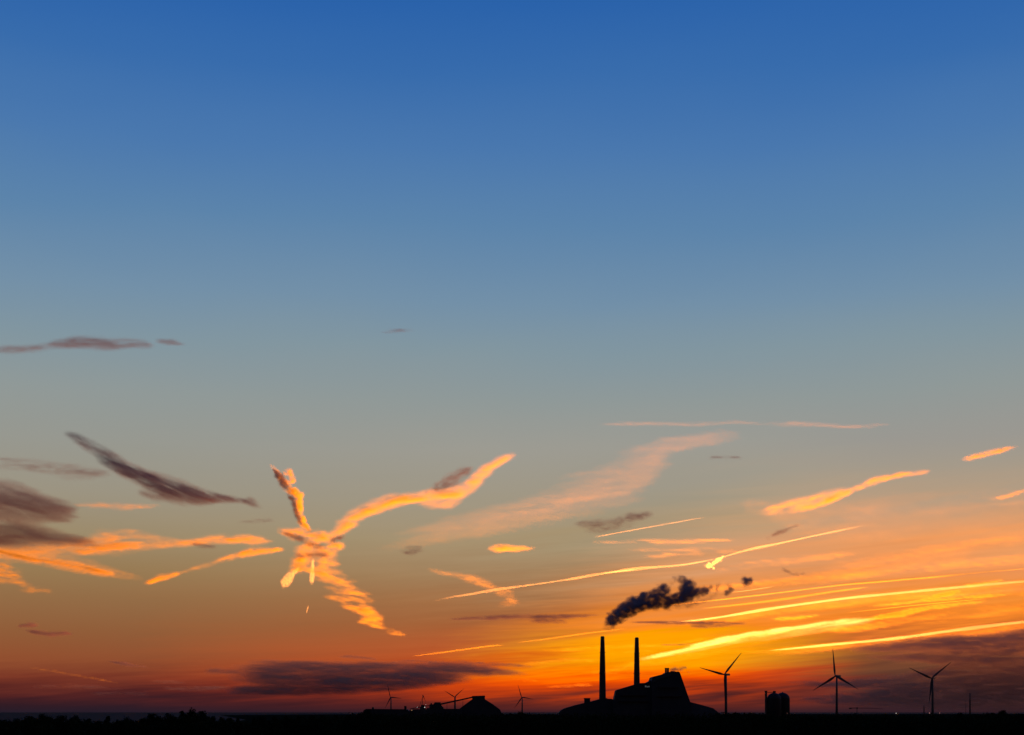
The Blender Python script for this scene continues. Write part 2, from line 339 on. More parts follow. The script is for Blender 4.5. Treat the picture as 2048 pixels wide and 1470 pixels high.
# middle
cloud('wide pale pink veil of cloud slanting up to the right across mid sky', SUNSET_ICE, 38000,
      [S([(750,1100,10),(840,1072,20),(930,1054,26),(1010,1038,28),(1090,1016,32),(1160,994,38),(1240,962,42),(1290,930,32),(1325,900,20),(1360,884,14),(1430,873,9),(1510,863,3)],.8,1.4),
       S([(1060,1028,3),(1130,1006,6),(1180,993,6),(1260,974,6),(1310,962,4)],.25,add=True), S([(1280,896,6),(1330,908,8),(1300,925,5)],.25,add=True)], tau=.07, ns=(80,9), warp=(34,9), tilt=-0.12, depth=.4, fine=.2, res=4)
cloud('hairline pink cloud streak running level above all the other lit clouds', SUNSET_ICE, 40000, [S([(1200,849,2),(1290,847,4),(1390,849,4),(1485,845,3),(1540,848,3),(1590,848,5),(1640,850,4),(1700,854,3),(1770,850,3),(1800,847,1.5)],.8,2.0)], tau=.08, ns=(90,8), warp=(16,2), tilt=0, res=3, depth=.35)
cloud('very soft rosy haze of ice cloud in the right half of the sky', SUNSET_ICE, 52000, [S([(1500,1010,10),(1650,1040,40),(1800,1040,50),(1950,1030,45),(2120,1030,50)],.8,1.5)], tau=.035, ns=(200,18), warp=(40,12), tilt=-.12, depth=.5, res=7)
cloud('layered orange veil low on the right, behind the bundle of contrails', SUNSET_ICE, 50000,
      [S([(1330,1190,3),(1500,1170,10),(1700,1150,12),(1900,1128,10),(2100,1110,12)],.7), S([(1500,1222,4),(1700,1205,9),(1900,1190,9),(2100,1180,9)],.8), S([(1620,1262,3),(1760,1250,8),(1900,1232,9),(2100,1212,12)],1.0), S([(1420,1142,3),(1560,1125,8),(1700,1108,6)],.5)], tau=.18, ns=(140,9), warp=(30,6), tilt=-.13, depth=.8, res=4)
cloud('soft golden band of cloud hugging the long bright contrail above the wedge', SUNSET_ICE, 46000, [S([(1330,1249,2),(1450,1238,7),(1600,1216,9),(1760,1196,9),(1900,1182,8),(2100,1164,8)],.8,1.5)], tau=.2, ns=(120,8), warp=(20,4), tilt=-.12, depth=.5, res=3)
cloud('soft golden band of cloud between the lowest contrail and the dark bank', SUNSET_ICE, 46500, [S([(1500,1306,2),(1600,1300,7),(1740,1287,8),(1900,1268,8),(2100,1246,8)],.8,1.5), S([(1180,1345,2),(1330,1322,8),(1480,1285,10),(1640,1262,8)],.4,1.5)], tau=.2, ns=(120,8), warp=(20,4), tilt=-.12, depth=.5, res=3)
cloud('thin fiery cloud layers around and between the chimneys', SUNSET_ICE, 48000,
      [S([(1030,1330,2),(1120,1322,4),(1220,1318,3)],.8), S([(1090,1303,2),(1200,1296,5),(1330,1290,5),(1440,1276,2)],.8), S([(1010,1360,1.5),(1060,1361,2),(1090,1360,1)],.8), S([(1100,1374,3),(1140,1371,4),(1190,1368,1.5)],.7), S([(1120,1350,2),(1220,1346,3),(1340,1338,2)],.4), S([(1390,1312,2),(1470,1302,4),(1560,1306,2)],.6), S([(1200,1309,1.5),(1260,1303,3),(1300,1300,1.5)],.6)], tau=.10, ns=(70,6), warp=(18,3), tilt=-.06, depth=.7, res=3)
cloud('thin dark bars of cloud across the glow beside the right chimney', SHADED, 17500, [S([(1322,1290,1),(1350,1289,2.4),(1390,1288,1)],.9)], tau=.5, ns=(40,4), warp=(8,1), tilt=0, res=2)
cloud('mauve brown cloud behind the thin straight contrail', SHADED_WISP, 21000,
      [S([(1150,1048,6),(1190,1052,16),(1230,1050,18),(1262,1040,12)],.6), S([(1225,1042,8),(1262,1034,12),(1300,1026,5)],.8)], tau=.9, ns=(34,10), warp=(12,6), tilt=-0.2, depth=.4, res=3)
cloud('small mauve smudge of cloud below the pale pink veil', SHADED_WISP, 21500, [S([(806,1104,5),(820,1101,9),(843,1096,4)],1)], tau=.75, ns=(24,8), warp=(8,4), tilt=-.2, res=3)
cloud('small grey dash of cloud above the thin straight contrail', SHADED_WISP, 23000, [S([(1412,916,3),(1445,914,5),(1482,916,3)],1)], tau=.38, ns=(30,7), warp=(10,3), tilt=0, res=3)
cloud('short glowing orange dash of cloud in the middle of the sky', SUNSET_ICE, 30000, [S([(982,1097,6),(1005,1097,8),(1040,1097,6),(1072,1096,1.5)],1), S([(998,1099,3),(1045,1098,3)],.6,add=True)], tau=.62, ns=(30,6), warp=(9,2.5), tilt=0, res=2)
cloud('fine cirrus streaks in peach over the long wavy contrail', SUNSET_ICE, 42000,
      [S([(1230,1082,2),(1350,1084,4),(1480,1080,2)],.8), S([(1250,1100,2),(1380,1098,5),(1440,1094,2)],.6), S([(1290,1116,3),(1400,1108,5),(1500,1100,3)],.8), S([(1180,1085,3),(1260,1083,4),(1330,1078,2)],.4)], tau=.15, ns=(110,7), warp=(24,4), tilt=-0.05, depth=.8, res=4)
cloud('pink cloud arc crossing the left end of the long wavy contrail', SUNSET_ICE, 36000,
      [S([(855,1138,2),(900,1147,5),(950,1160,9),(985,1172,7),(1010,1182,3)],.8), S([(985,1180,6),(1020,1186,12),(1026,1202,12),(1000,1212,8)],.5)], tau=.2, ns=(40,9), warp=(9,4), tilt=.2, depth=.5, res=3)
trail('hair thin straight contrail crossing the mauve brown cloud', [(1184,1075,1.0),(1300,1054,1.1),(1360,1043,1.0),(1418,1033,.7)], 22000, .22, wob=.2, var=.2)
trail('long wavy contrail running from the middle up to the right above the smoke', [(862,1203,1.2),(905,1194,2.2),(950,1187,2.4),(1000,1178,2.6),(1050,1172,2.2),(1090,1166,1.6),(1150,1157,2.4),(1200,1147,3.0),(1250,1140,3.2),(1300,1135,2.6),(1370,1130,2.2),(1440,1117,1.4),(1475,1105,1.8),(1520,1095,2.4),(1580,1082,2.6),(1640,1068,2.4),(1700,1056,1.6),(1738,1050,.6)], 24000, .22, wob=1.2, var=.6)
trail('brightest short section of the long wavy contrail', [(1195,1149,.8),(1230,1143,1.9),(1280,1138,.8)], 23900, .4, wob=.3)
cloud('dazzling yellow comet shaped cloud above the smoke plume', TRAIL, 24500,
      [S([(1412,1132,3),(1419,1131,5),(1426,1131,3.5)],1,1.0,), S([(1422,1130,2),(1435,1121,3),(1449,1111,1.2)],1.0,1.0), S([(1426,1134,1.5),(1427,1139,2)],.8)], tau=1.3, ns=(7,7), warp=(3,2.5), tilt=0, depth=.25, res=1.1, soft=(.4,.4))
cloud('small rust red wisp of cloud above the comet shaped cloud', SHADED, 22000, [S([(1538,1074,2.5),(1560,1064,5),(1578,1057,4),(1600,1048,2)],1.3), S([(1533,1081,1.5),(1536,1073,2)],1)], tau=.5, ns=(20,6), warp=(4,2), tilt=-.4, res=1.8)
cloud('orange spindle of cloud below and left of the small pink dash at upper right', SUNSET_ICE, 33000,
      [S([(1518,1026,4),(1560,1018,11),(1600,1010,13),(1650,994,13),(1700,976,8)],.32,1.6), S([(1520,1024,2),(1570,1010,5),(1620,996,5),(1660,985,3)],.35,add=True), S([(1575,1024,2),(1610,1018,3.5),(1660,1000,4),(1710,977,4.5),(1760,958,5),(1810,949,4),(1866,941,2)],1.2,add=True)], tau=.62, ns=(40,8), warp=(8,4), tilt=-0.3, depth=.5, res=2.4)
cloud('small pink orange dash of cloud, uppermost at the right edge', SUNSET_ICE, 35000, [S([(1922,919,4),(1960,911,6),(1995,903,5),(2034,893,1.5)],1)], tau=.5, ns=(30,6), warp=(8,2.5), tilt=-.2, res=2.4)
cloud('faint pink dash of cloud cut by the right edge', SUNSET_ICE, 35500, [S([(1982,999,2),(2030,988,4),(2075,975,4)],1)], tau=.3, ns=(30,6), warp=(8,2.5), tilt=-.25, res=3)
cloud('broad soft peach veil of cloud across the right side of the sky', SUNSET_ICE, 44000,
      [S([(1640,1135,3),(1760,1122,12),(1880,1100,13),(1960,1088,10),(2080,1076,8)],.8,1.1), S([(1700,1130,4),(1800,1128,14),(1950,1112,10)],.4), S([(1900,1020,3),(2080,1004,5)],.3)], tau=.12, ns=(130,10), warp=(30,6), tilt=-0.12, depth=.5, res=4)
# contrails at the right, bright in the afterglow
trail('long bright contrail above the white wedge of cloud, reaching the right edge', [(1330,1246,.8),(1380,1242,1.8),(1450,1233,2.6),(1540,1218,3.4),(1600,1209,3.2),(1680,1198,3.4),(1760,1190,3.2),(1850,1181,3.2),(1950,1172,2.8),(2080,1160,2.8)], 26000, .5, wob=.8, var=.3)
trail('thin golden contrail, top one of the right hand bundle', [(1310,1213,.6),(1420,1202,1.3),(1540,1188,1.4),(1680,1170,1.6),(1820,1158,1.6),(1930,1148,1.4),(2080,1134,1)], 27000, .6, SUNSET_ICE, wob=.8, var=.4)
trail('soft golden contrail just under the top one of the right hand bundle', [(1400,1217,.8),(1480,1209,1.8),(1560,1200,2.4),(1650,1186,2.6),(1740,1174,2)], 27500, .5, SUNSET_ICE, wob=1, var=.4)
cloud('blazing white yellow wedge of cloud right of the chimneys', TRAIL, 29500,
      [S([(1275,1320,1.5),(1330,1308,2.5),(1390,1294,4),(1440,1283,4.5),(1500,1269,5),(1560,1260,4.5),(1630,1251,4.5),(1690,1244,5),(1748,1238,3)],1.1,2.0), S([(1300,1316,3),(1400,1294,9),(1500,1274,10),(1600,1262,9),(1700,1248,8),(1770,1236,3)],.2,1.6,add=True)], tau=.5, ns=(90,6), warp=(14,3), tilt=-0.2, depth=.5, res=2, soft=(3,1))
trail('long bright contrail along the top of the dark cloud bank at the right', [(1535,1301,.8),(1580,1297,2.4),(1640,1291,3),(1720,1284,2.6),(1800,1276,3.4),(1880,1265,3.6),(1960,1254,3.8),(2080,1240,4)], 25500, .42, wob=.8, var=.3)
cloud('fraying golden streaks of cloud between the two brightest contrails', SUNSET_ICE, 36500,
      [S([(1740,1212,1.5),(1830,1203,3),(1930,1196,3),(2030,1187,1.5)],.7), S([(1720,1240,3),(1800,1228,5),(1860,1215,4),(1920,1208,4),(1975,1202,2)],.9), S([(1832,1201,2),(1870,1194,5),(1920,1182,4)],.9), S([(1930,1174,1.5),(1970,1166,3),(2002,1158,1.5)],.8), S([(1540,1240,1.5),(1590,1235,3),(1640,1230,1.5)],.7)], tau=.75, ns=(60,6), warp=(10,3), tilt=-0.2, depth=.5, res=2.4)
trail('short thin contrail under the wedge, third of the right hand bundle', [(1690,1226,.6),(1780,1216,1.4),(1880,1205,1.6),(1975,1197,.8)], 27200, .6, SUNSET_ICE, wob=.7, var=.4)
trail('thin faint contrail just above the top of the right hand bundle', [(1455,1186,.5),(1520,1178,1.1),(1555,1171,.5)], 27300, .2, wob=.4, var=.4)
trail('golden contrail low on the left of the chimneys', [(820,1313,.6),(870,1307,1.6),(940,1297,1.8),(1000,1289,1.4),(1012,1290,.4)], 29000, .35, SUNSET_ICE, wob=.5, var=.3)
trail('thin golden contrail ending at the left chimney', [(1028,1286,.6),(1080,1280,1.6),(1140,1271,1.6),(1200,1263,1.2),(1260,1256,.5)], 29200, .3, SUNSET_ICE, wob=.5, var=.3)
# dark low clouds
cloud('thin dark cloud bar left of the smoke plume', SHADED, 18000, [S([(900,1238,1.5),(960,1236,4),(1020,1234,5),(1090,1234,6),(1150,1233,4),(1195,1230,1)],1), S([(1050,1240,4),(1110,1243,5),(1140,1242,2)],.7)], tau=1.8, ns=(50,6), warp=(12,2.5), tilt=0, depth=.4, res=2.6)
cloud('thin dark cloud bar just right of the foot of the smoke plume', SHADED, 18500, [S([(1262,1244,1.5),(1330,1245,3.5),(1410,1246,4),(1500,1246,1)],1), S([(1380,1252,3),(1430,1251,4),(1470,1249,2)],.8)], tau=1.8, ns=(50,5), warp=(12,2), tilt=0, depth=.4, res=2.6)
cloud('big flat dark cloud low over the horizon, left of the power station', SHADED, 14000,
      [S([(462,1336,3),(520,1335,10),(540,1335,11),(640,1337,12),(740,1338,12),(830,1344,13),(900,1338,11),(980,1342,8),(1055,1348,2)],1.3,.8),
       S([(470,1354,9),(540,1354,17),(600,1356,18),(700,1358,20),(800,1356,18),(880,1352,14),(960,1348,7)],1.5,.8), S([(450,1381,3),(510,1379,8),(560,1378,9),(640,1378,10),(740,1370,12),(840,1365,9),(900,1362,4)],1.2,.8),
       S([(404,1343,1.5),(440,1344,3.5),(480,1342,3)],.8)], tau=1.9, ns=(90,8), warp=(24,5), tilt=0, depth=.3, fine=.25, res=3)
cloud('shreds of dark cloud over the big flat one', SHADED, 14500,
      [S([(680,1313,1.5),(715,1315,4),(748,1319,2)],.9), S([(765,1326,2),(830,1322,3),(890,1324,3)],.7), S([(905,1318,2),(940,1326,3),(1000,1328,4),(1065,1334,1.5)],.8), S([(850,1326,3),(880,1326,2)],.8)], tau=1.0, ns=(40,5), warp=(10,2), tilt=.05, depth=.4, res=2.4)
cloud('small dark feathered cloud low at the far left, upper of a pair', SHADED, 19000, [S([(36,1252,2),(55,1250,5),(75,1248,4)],1)], tau=1.9, ns=(22,6), warp=(6,2), tilt=0, res=2)
cloud('small dark feathered cloud low at the far left, lower of a pair', SHADED, 19500, [S([(48,1260,1.5),(75,1266,4),(100,1269,6),(125,1267,5),(150,1269,1.5)],1)], tau=2.0, ns=(22,6), warp=(6,2), tilt=0, res=2)
cloud('thin dark dash of cloud low in the left sky', SHADED, 19800, [S([(218,1323,1.5),(245,1327,4),(292,1334,1.5)],1)], tau=1.8, ns=(30,6), warp=(6,2), tilt=.1, res=2.4)
cloud('faint dark bars of cloud in the red band at the left', SHADED, 20000, [S([(60,1372,2),(140,1372,5),(240,1378,3)],.6), S([(296,1362,2),(330,1364,4),(370,1366,2)],.9), S([(320,1376,2),(400,1378,5),(460,1376,3)],.8), S([(180,1386,3),(300,1388,4)],.4)], tau=.8, ns=(60,7), warp=(16,3), tilt=.02, depth=.6, res=3)
cloud('faint orange trail slanting down in the left of the red band', SUNSET_ICE, 37000, [S([(60,1336,1.5),(150,1350,3),(200,1358,3.5),(240,1366,1.5)],1)], tau=.07, ns=(50,6), warp=(8,2), tilt=.15, res=2.6)
cloud('great dark cloud bank low at the right edge behind the wind turbines', SHADED, 13000,
      [S([(1700,1302,4),(1780,1294,7),(1860,1292,13),(1960,1292,20),(2100,1290,28)],1.2,.8), S([(1740,1316,3),(1830,1316,6),(1960,1320,18),(2150,1325,40)],1.2,.8), S([(1570,1368,1.5),(1680,1368,4),(1800,1364,9),(1900,1352,18),(2100,1345,50)],1.0,.8),
       S([(1600,1400,3),(1750,1394,16),(1900,1388,26),(2100,1380,40)],.8,.9)], tau=1.7, ns=(110,9), warp=(26,4), tilt=-.05, depth=.25, res=4)
#@@GROUND
# ------------------------------------------------------------------ ground and sea
GRASS = surf('dark_grassland', (0.022, 0.026, 0.014), 1.0, var=0.4, scale=0.01, spec=0.0)
SEA = surf('sea_water', (0.030, 0.032, 0.045), 0.9, var=0.2, scale=0.002, spec=0.03)
BARK = surf('bark', (0.05, 0.038, 0.028), 0.9, var=0.3, scale=2)
LEAF = surf('foliage', (0.032, 0.045, 0.020), 0.8, var=0.45, scale=0.5, spec=0.0)
CLAD = surf('dark_metal_cladding', (0.10, 0.10, 0.115), 0.8, 0.0, var=0.15, scale=0.05, spec=0.1)
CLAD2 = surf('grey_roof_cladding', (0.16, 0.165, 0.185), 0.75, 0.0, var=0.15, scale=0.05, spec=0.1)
CONC = surf('chimney_concrete', (0.15, 0.12, 0.11), 0.8, var=0.2, scale=0.08, bump=0.1)
STEEL = surf('painted_steel', (0.12, 0.12, 0.13), 0.5, 0.2, var=0.15, scale=0.3)
WHITE = surf('turbine_paint', (0.18, 0.175, 0.18), 0.5, var=0.08, scale=0.3)
GLASS = surf('dark_window_glass', (0.03, 0.035, 0.045), 0.15, var=0.1, scale=0.5, spec=0.5)
def glow(name, col, s):
    m = bpy.data.materials.new(name); m.use_nodes = True; b = m.node_tree.nodes['Principled BSDF']
    b.inputs['Emission Color'].default_value = (*col, 1); b.inputs['Emission Strength'].default_value = s
    return m
LAMPW = glow('white_lamp', (1.0, 0.93, 0.85), 1.5); LAMPR = glow('reddish_lamp', (1.0, 0.42, 0.35), 0.8); LAMPF = glow('dim_window_light', (0.85, 0.95, 0.9), 0.05)
LAMPO = glow('orange_lamp', (1.0, 0.5, 0.15), 0.3)

def sheet(name, xs, ys, z, mat, label=None):
    V = [(x, y, z) for y in ys for x in xs]; n = len(xs)
    F = [(j * n + i, j * n + i + 1, (j + 1) * n + i + 1, (j + 1) * n + i) for j in range(len(ys) - 1) for i in range(n - 1)]
    o = mesh(name, V, F, mat); o['kind'] = 'structure'; return o
far = [-60000, -20000, -8000, -3000, 0, 3000, 8000, 20000, 60000]
sheet('sea', far, [-3000, 0, 1500, 4000, 9000, 20000, 60000], -0.6, SEA)
# coast: land under the trees and out to the power station at the right, water at the far left
V = []; F = []
coast = [(-3000, -2500), (-3000, 930), (-900, 960), (-420, 1000), (-330, 1500), (-560, 3000), (-1500, 7300), (-1200, 9500), (900, 10500), (9000, 11500), (14000, 9000), (14000, -2500)]
bm = bmesh.new(); vs = [bm.verts.new((x, y, 0)) for x, y in coast]; f = bm.faces.new(vs)
bmesh.ops.triangulate(bm, faces=[f]); me = bpy.data.meshes.new('ground'); bm.to_mesh(me); bm.free(); me.materials.append(GRASS)
g = bpy.data.objects.new('ground', me); COL.objects.link(g); g['kind'] = 'structure'
for p in me.polygons:
    if p.normal.z < 0: me.flip_normals(); break

# ------------------------------------------------------------------ mesh helpers for built things
class MB:
    def __init__(s): s.v = []; s.f = []
    def add(s, V, F):
        n = len(s.v); s.v += [tuple(q) for q in V]; s.f += [tuple(i + n for i in f) for f in F]; return s
    def box(s, x0, x1, y0, y1, z0, z1):
        V = [(x0,y0,z0),(x1,y0,z0),(x1,y1,z0),(x0,y1,z0),(x0,y0,z1),(x1,y0,z1),(x1,y1,z1),(x0,y1,z1)]
        return s.add(V, [(3,2,1,0),(4,5,6,7),(0,1,5,4),(1,2,6,5),(2,3,7,6),(3,0,4,7)])
    def prism(s, prof, y0, y1, inset=0.0):
        """(x, z) outline extruded from y0 to y1; inset pulls the near and far faces in at the top"""
        n = len(prof); zb = min(p[1] for p in prof); zt = max(p[1] for p in prof)
        k = lambda z: inset * (z - zb) / max(1e-6, zt - zb)
        V = [(x, y0 + k(z), z) for x, z in prof] + [(x, y1 - k(z), z) for x, z in prof]
        F = [tuple(range(n - 1, -1, -1)), tuple(range(n, 2 * n))] + [(i, (i + 1) % n, n + (i + 1) % n, n + i) for i in range(n)]
        return s.add(V, F)
    def tube(s, pts, rs, K=10, cap=True):
        V = []; F = []; n = len(pts)
        for i, p in enumerate(pts):
            p = Vector(p); a = Vector(pts[max(0, i - 1)]); b = Vector(pts[min(n - 1, i + 1)]); t = (b - a).normalized()
            u = t.cross(Vector((0.31, 0.95, 0.1)) if abs(t.y) < .9 else Vector((1, 0, 0))).normalized(); w_ = t.cross(u)
            for k in range(K):
                an = 2 * math.pi * k / K; V.append(p + (u * math.cos(an) + w_ * math.sin(an)) * rs[i])
        for i in range(n - 1):
            for k in range(K):
                k2 = (k + 1) % K; F.append((i*K+k, i*K+k2, (i+1)*K+k2, (i+1)*K+k))
        if cap: F.append(tuple(range(K - 1, -1, -1))); F.append(tuple((n - 1) * K + k for k in range(K)))
        return s.add(V, F)
    def lathe(s, prof, cx=0, cy=0, K=32):
        """(radius, z) profile round the vertical axis"""
        V = []; F = []; n = len(prof)
        for r, z in prof:
            for k in range(K):
                an = 2 * math.pi * k / K; V.append((cx + max(r, 1e-3) * math.cos(an), cy + max(r, 1e-3) * math.sin(an), z))
        for i in range(n - 1):
            for k in range(K):
                k2 = (k + 1) % K; F.append((i*K+k, i*K+k2, (i+1)*K+k2, (i+1)*K+k))
        F.append(tuple(range(K - 1, -1, -1))); F.append(tuple((n - 1) * K + k for k in range(K)))
        return s.add(V, F)
    def build(s, name, mat, parent=None, smooth=False):
        return mesh(name, s.v, s.f, mat, parent, smooth)

# ------------------------------------------------------------------ power station, 3.3 km away
DP = 3328.0; S1 = DP / FPX          # metres per photo pixel at that distance
X0 = (1300 - 1024) * S1
def wx(px): return (px - 1024) * S1
def wz(py, D=DP): return EYE + (HY - py) * D / FPX
ps = empty('power_station', (X0, DP, 0))
tag(ps, 'big dark power station with sloping stepped roof and slanted end wall, between and right of the chimneys', 'power station')
ps['label'] = 'big dark power station with stepped sloping roof and slanted right end wall'
def pp(pts): return [(wx(x) - X0, wz(y)) for x, y in pts]
def body(pts): # outline down to the ground
    q = pp(pts); return [(q[0][0], 0)] + q + [(q[-1][0], 0)]
MB().prism(body([(1226,1408),(1229,1399),(1233,1381),(1235,1379.5),(1266,1370),(1269,1369.2),(1281,1366),(1293,1365.5),(1300,1362),(1304,1360.5),(1319,1358)]), 0, 62, 6).build('turbine_hall', CLAD, ps)
MB().prism(body([(1303,1361),(1305.5,1354.5),(1308,1352.8),(1331,1347),(1334,1344.5),(1342,1343.2),(1357,1343.2),(1359.5,1345),(1361,1349),(1379.5,1404),(1381,1408)]), -14, 88, 12).build('boiler_house', CLAD, ps)
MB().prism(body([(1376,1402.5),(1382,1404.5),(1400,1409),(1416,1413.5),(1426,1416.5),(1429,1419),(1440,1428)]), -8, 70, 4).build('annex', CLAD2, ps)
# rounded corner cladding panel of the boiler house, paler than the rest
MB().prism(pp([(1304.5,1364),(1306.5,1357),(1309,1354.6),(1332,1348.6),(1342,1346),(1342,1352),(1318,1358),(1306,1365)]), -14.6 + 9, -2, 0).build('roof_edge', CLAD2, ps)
st = MB().box(wx(1332) - X0, wx(1335.4) - X0, 20, 26, wz(1348), wz(1335.8)).build('roof_stack', STEEL, ps)
MB().box(wx(1336.2) - X0, wx(1340) - X0, 20, 27, wz(1348), wz(1336.2)).build('roof_stack', STEEL, ps)
MB().box(wx(1331.5) - X0, wx(1340.5) - X0, 19, 28, wz(1336) , wz(1335.2)).build('stack_cap', STEEL, ps)
MB().box(wx(1344) - X0, wx(1352) - X0, 24, 36, wz(1343.5), wz(1341.5)).build('roof_vent', STEEL, ps)
# dim lit window band high on the turbine hall
wnd = MB().box(wx(1290.5) - X0, wx(1299.5) - X0, 2.0, 7.5, wz(1375), wz(1370.6)).build('window', GLASS, ps)
mm = MB()
for a, b, z0, z1 in ((1290, 1293, 1374.3, 1371.0), (1293.4, 1296, 1374.6, 1372.2), (1296.4, 1299.5, 1374.3, 1371.8)):
    mm.box(wx(a) - X0, wx(b) - X0, 1.8, 2.1, wz(z0), wz(z1))
mm.build('pane', LAMPF, wnd)
# cladding bands and low window strips, barely visible in the dusk
for i, (x0, x1, yy) in enumerate(((1240, 1292, 1392), (1238, 1296, 1404), (1314, 1356, 1376), (1312, 1362, 1394))):
    yo = (1.2 if x1 < 1300 else -14 + 3)
    MB().box(wx(x0) - X0, wx(x1) - X0, yo - 3.6, yo + 2, wz(yy), wz(yy) + 1.5).build('window_strip', GLASS, ps)
# low hall at the left foot
lh = empty('low_hall', (wx(1175), DP + 20, 0)); XL = wx(1175)
tag(lh, 'long low dark hall with a gently rising roof left of the power station', 'hall')
def pl(pts):
    q = [(wx(x) - XL, wz(y)) for x, y in pts]; return [(q[0][0], 0)] + q + [(q[-1][0], 0)]
MB().prism(pl([(1118,1426),(1122,1421),(1130,1416.5),(1150,1410.5),(1168,1406.2),(1183,1403),(1200,1398),(1213,1397.2),(1224,1397.4),(1229,1400)]), -10, 60, 3).build('hall', CLAD, lh)
rb = MB().box(wx(1170) - XL, wx(1181.5) - XL, 5, 22, wz(1408), wz(1397)).build('roof_box', CLAD, lh)
MB().box(wx(1169) - XL, wx(1182.3) - XL, 4, 23, wz(1397.2), wz(1395.8)).build('roof_slab', CLAD2, rb)
MB().box(wx(1212) - XL, wx(1216) - XL, 5, 12, wz(1398), wz(1396)).build('roof_vent', STEEL, lh)

def chimney(label, px, top, hw_top, hw_bot, dy):
    sk = (DP + dy) / FPX; r0 = hw_bot * sk; r1 = hw_top * sk; zt = EYE + (HY - top) * sk
    e = empty('chimney', ((px - 1024) * sk, DP + dy, 0)); tag(e, label, 'chimney', 'tall power station chimneys')
    e_z = [0, zt * .25, zt * .5, zt * .75, zt - 4]
    rr = [r0 * 1.12, r0 * 1.0, r0 * .9, (r0 * .45 + r1 * .55), r1]
    MB().lathe(list(zip(rr, e_z))).build('shaft', CONC, e, True)
    MB().lathe([(r1 * 1.02, zt - 4.0), (r1 * 1.02, zt - 2.2), (r1 * .86, zt - .6), (r1 * .8, zt), (r1 * .55, zt), (r1 * .5, zt - 1.5)]).build('cap', STEEL, e, False)
    for zz in (zt * .55, zt * .8):
        k = rr[2] * (1.02 if zz < zt * .7 else .82)
        MB().lathe([(k * .96, zz), (k * 1.18, zz + .2), (k * 1.18, zz + 1.3), (k * .9, zz + 1.4)]).build('gallery', STEEL, e)
    return e
chimney('tall left chimney, the one with dark smoke above it', 1205, 1272.5, 3.9, 6.9, 40)
chimney('tall right chimney rising from behind the sloping roof of the power station', 1273.6, 1274.8, 3.9, 6.6, 70)

# smoke and steam
cloud('dark billowing smoke plume drifting up to the right from the left chimney', SMOKE, 3340,
      [S([(1207,1259,4),(1213,1251,8),(1222,1241,12),(1240,1228,13),(1262,1213,15),(1280,1206,15),(1300,1201,16),(1318,1200,14),(1340,1200,12),(1362,1194,11),(1382,1186,13),(1400,1184,9),(1424,1175,5)],1.5,1.2), S([(1284,1198,10),(1288,1187,9)],1.3), S([(1306,1198,13),(1324,1184,14),(1330,1172,7)],1.2,1.2),
       S([(1362,1184,12),(1374,1170,12),(1386,1164,9)],1.1,1.2), S([(1356,1170,7),(1362,1156,5),(1374,1151,6)],.55), S([(1384,1172,8),(1394,1162,5)],.8), S([(1382,1192,10),(1387,1204,6)],.9), S([(1400,1188,8),(1412,1180,8),(1424,1172,5)],.8), S([(1300,1215,8),(1380,1210,9),(1430,1192,9),(1450,1180,6)],.28,1.4), S([(1330,1170,9),(1350,1158,9),(1395,1158,7)],.25,1.4)],
      tau=2.9, ns=(14,12), warp=(7,7), tilt=0, depth=.38, cut=.12, res=1.3, fine=.4, soft=(1.6, 1.5), name='smoke_plume', cat='smoke')
for lb_, st_ in (('loose shred of dark smoke just right of the end of the plume', [S([(1432,1188,5),(1434,1176,6),(1444,1168,4)],.5), S([(1450,1188,8),(1458,1182,7),(1463,1172,4),(1452,1168,4)],.95)]),
                 ('heart shaped shred of dark smoke, second one right of the plume', [S([(1484,1154,5),(1493,1164,10),(1507,1160,6)],1.1), S([(1491,1168,5),(1497,1166,5)],.8)]),
                 ('faint pair of smoke shreds farthest right of the plume', [S([(1564,1132,5),(1573,1141,6),(1584,1146,2.5),(1600,1149,4),(1612,1145,5)],.4)])):
    cloud(lb_, SMOKE, 3345, st_, tau=1.8, ns=(12,10), warp=(6,6), tilt=0, depth=.6, cut=.1, res=1.3, fine=.3, soft=(1.8, 1.6), name='smoke_wisp', cat='smoke')
cloud('small pale puff of steam trailing right from the roof of the power station', STEAM, 3350,
      [S([(1340,1340,3),(1349,1338,4.5),(1354,1339,4)],.9), S([(1352,1340,4),(1360,1339,4),(1366,1335,3),(1374,1334,2)],.7), S([(1375,1342,2),(1377,1346,2)],.3)], tau=1.6, ns=(8,6), warp=(3,2), tilt=-.2, depth=.5, res=1.0, name='steam_puff', cat='steam')

# ------------------------------------------------------------------ wind turbines
def blade(Rb, ang, chord):
    """one tapered, slightly twisted blade in the rotor plane (local x-z), root near the hub"""
    n = 10; V = []; F = []
    ca, sa = math.cos(ang), math.sin(ang)
    for i in range(n + 1):
        t = i / n; r = Rb * (0.02 + 0.98 * t)
        c = chord * (0.5 if t < .05 else (0.62 + 0.38 * min(1, t / .2)) * (1 - .86 * max(0, (t - .2) / .8) ** .9)); th = c * (.5 if t < .1 else .18)
        tw = R(16 * (1 - t)); 
        for (a, b) in ((-.35, 0), (0, .5), (.65, 0), (0, -.5)):
            u, v = a * c, b * th; u2, v2 = u * math.cos(tw) - v * math.sin(tw), u * math.sin(tw) + v * math.cos(tw)
            V.append((r * ca - u2 * sa, v2 - .02 * r * t, r * sa + u2 * ca))
    for i in range(n):
        for k in range(4): k2 = (k + 1) % 4; F.append((i*4+k, (i+1)*4+k, (i+1)*4+k2, i*4+k2))
    F.append((0,1,2,3)); F.append(tuple(n*4 + k for k in (3,2,1,0)))
    return MB().add(V, F)
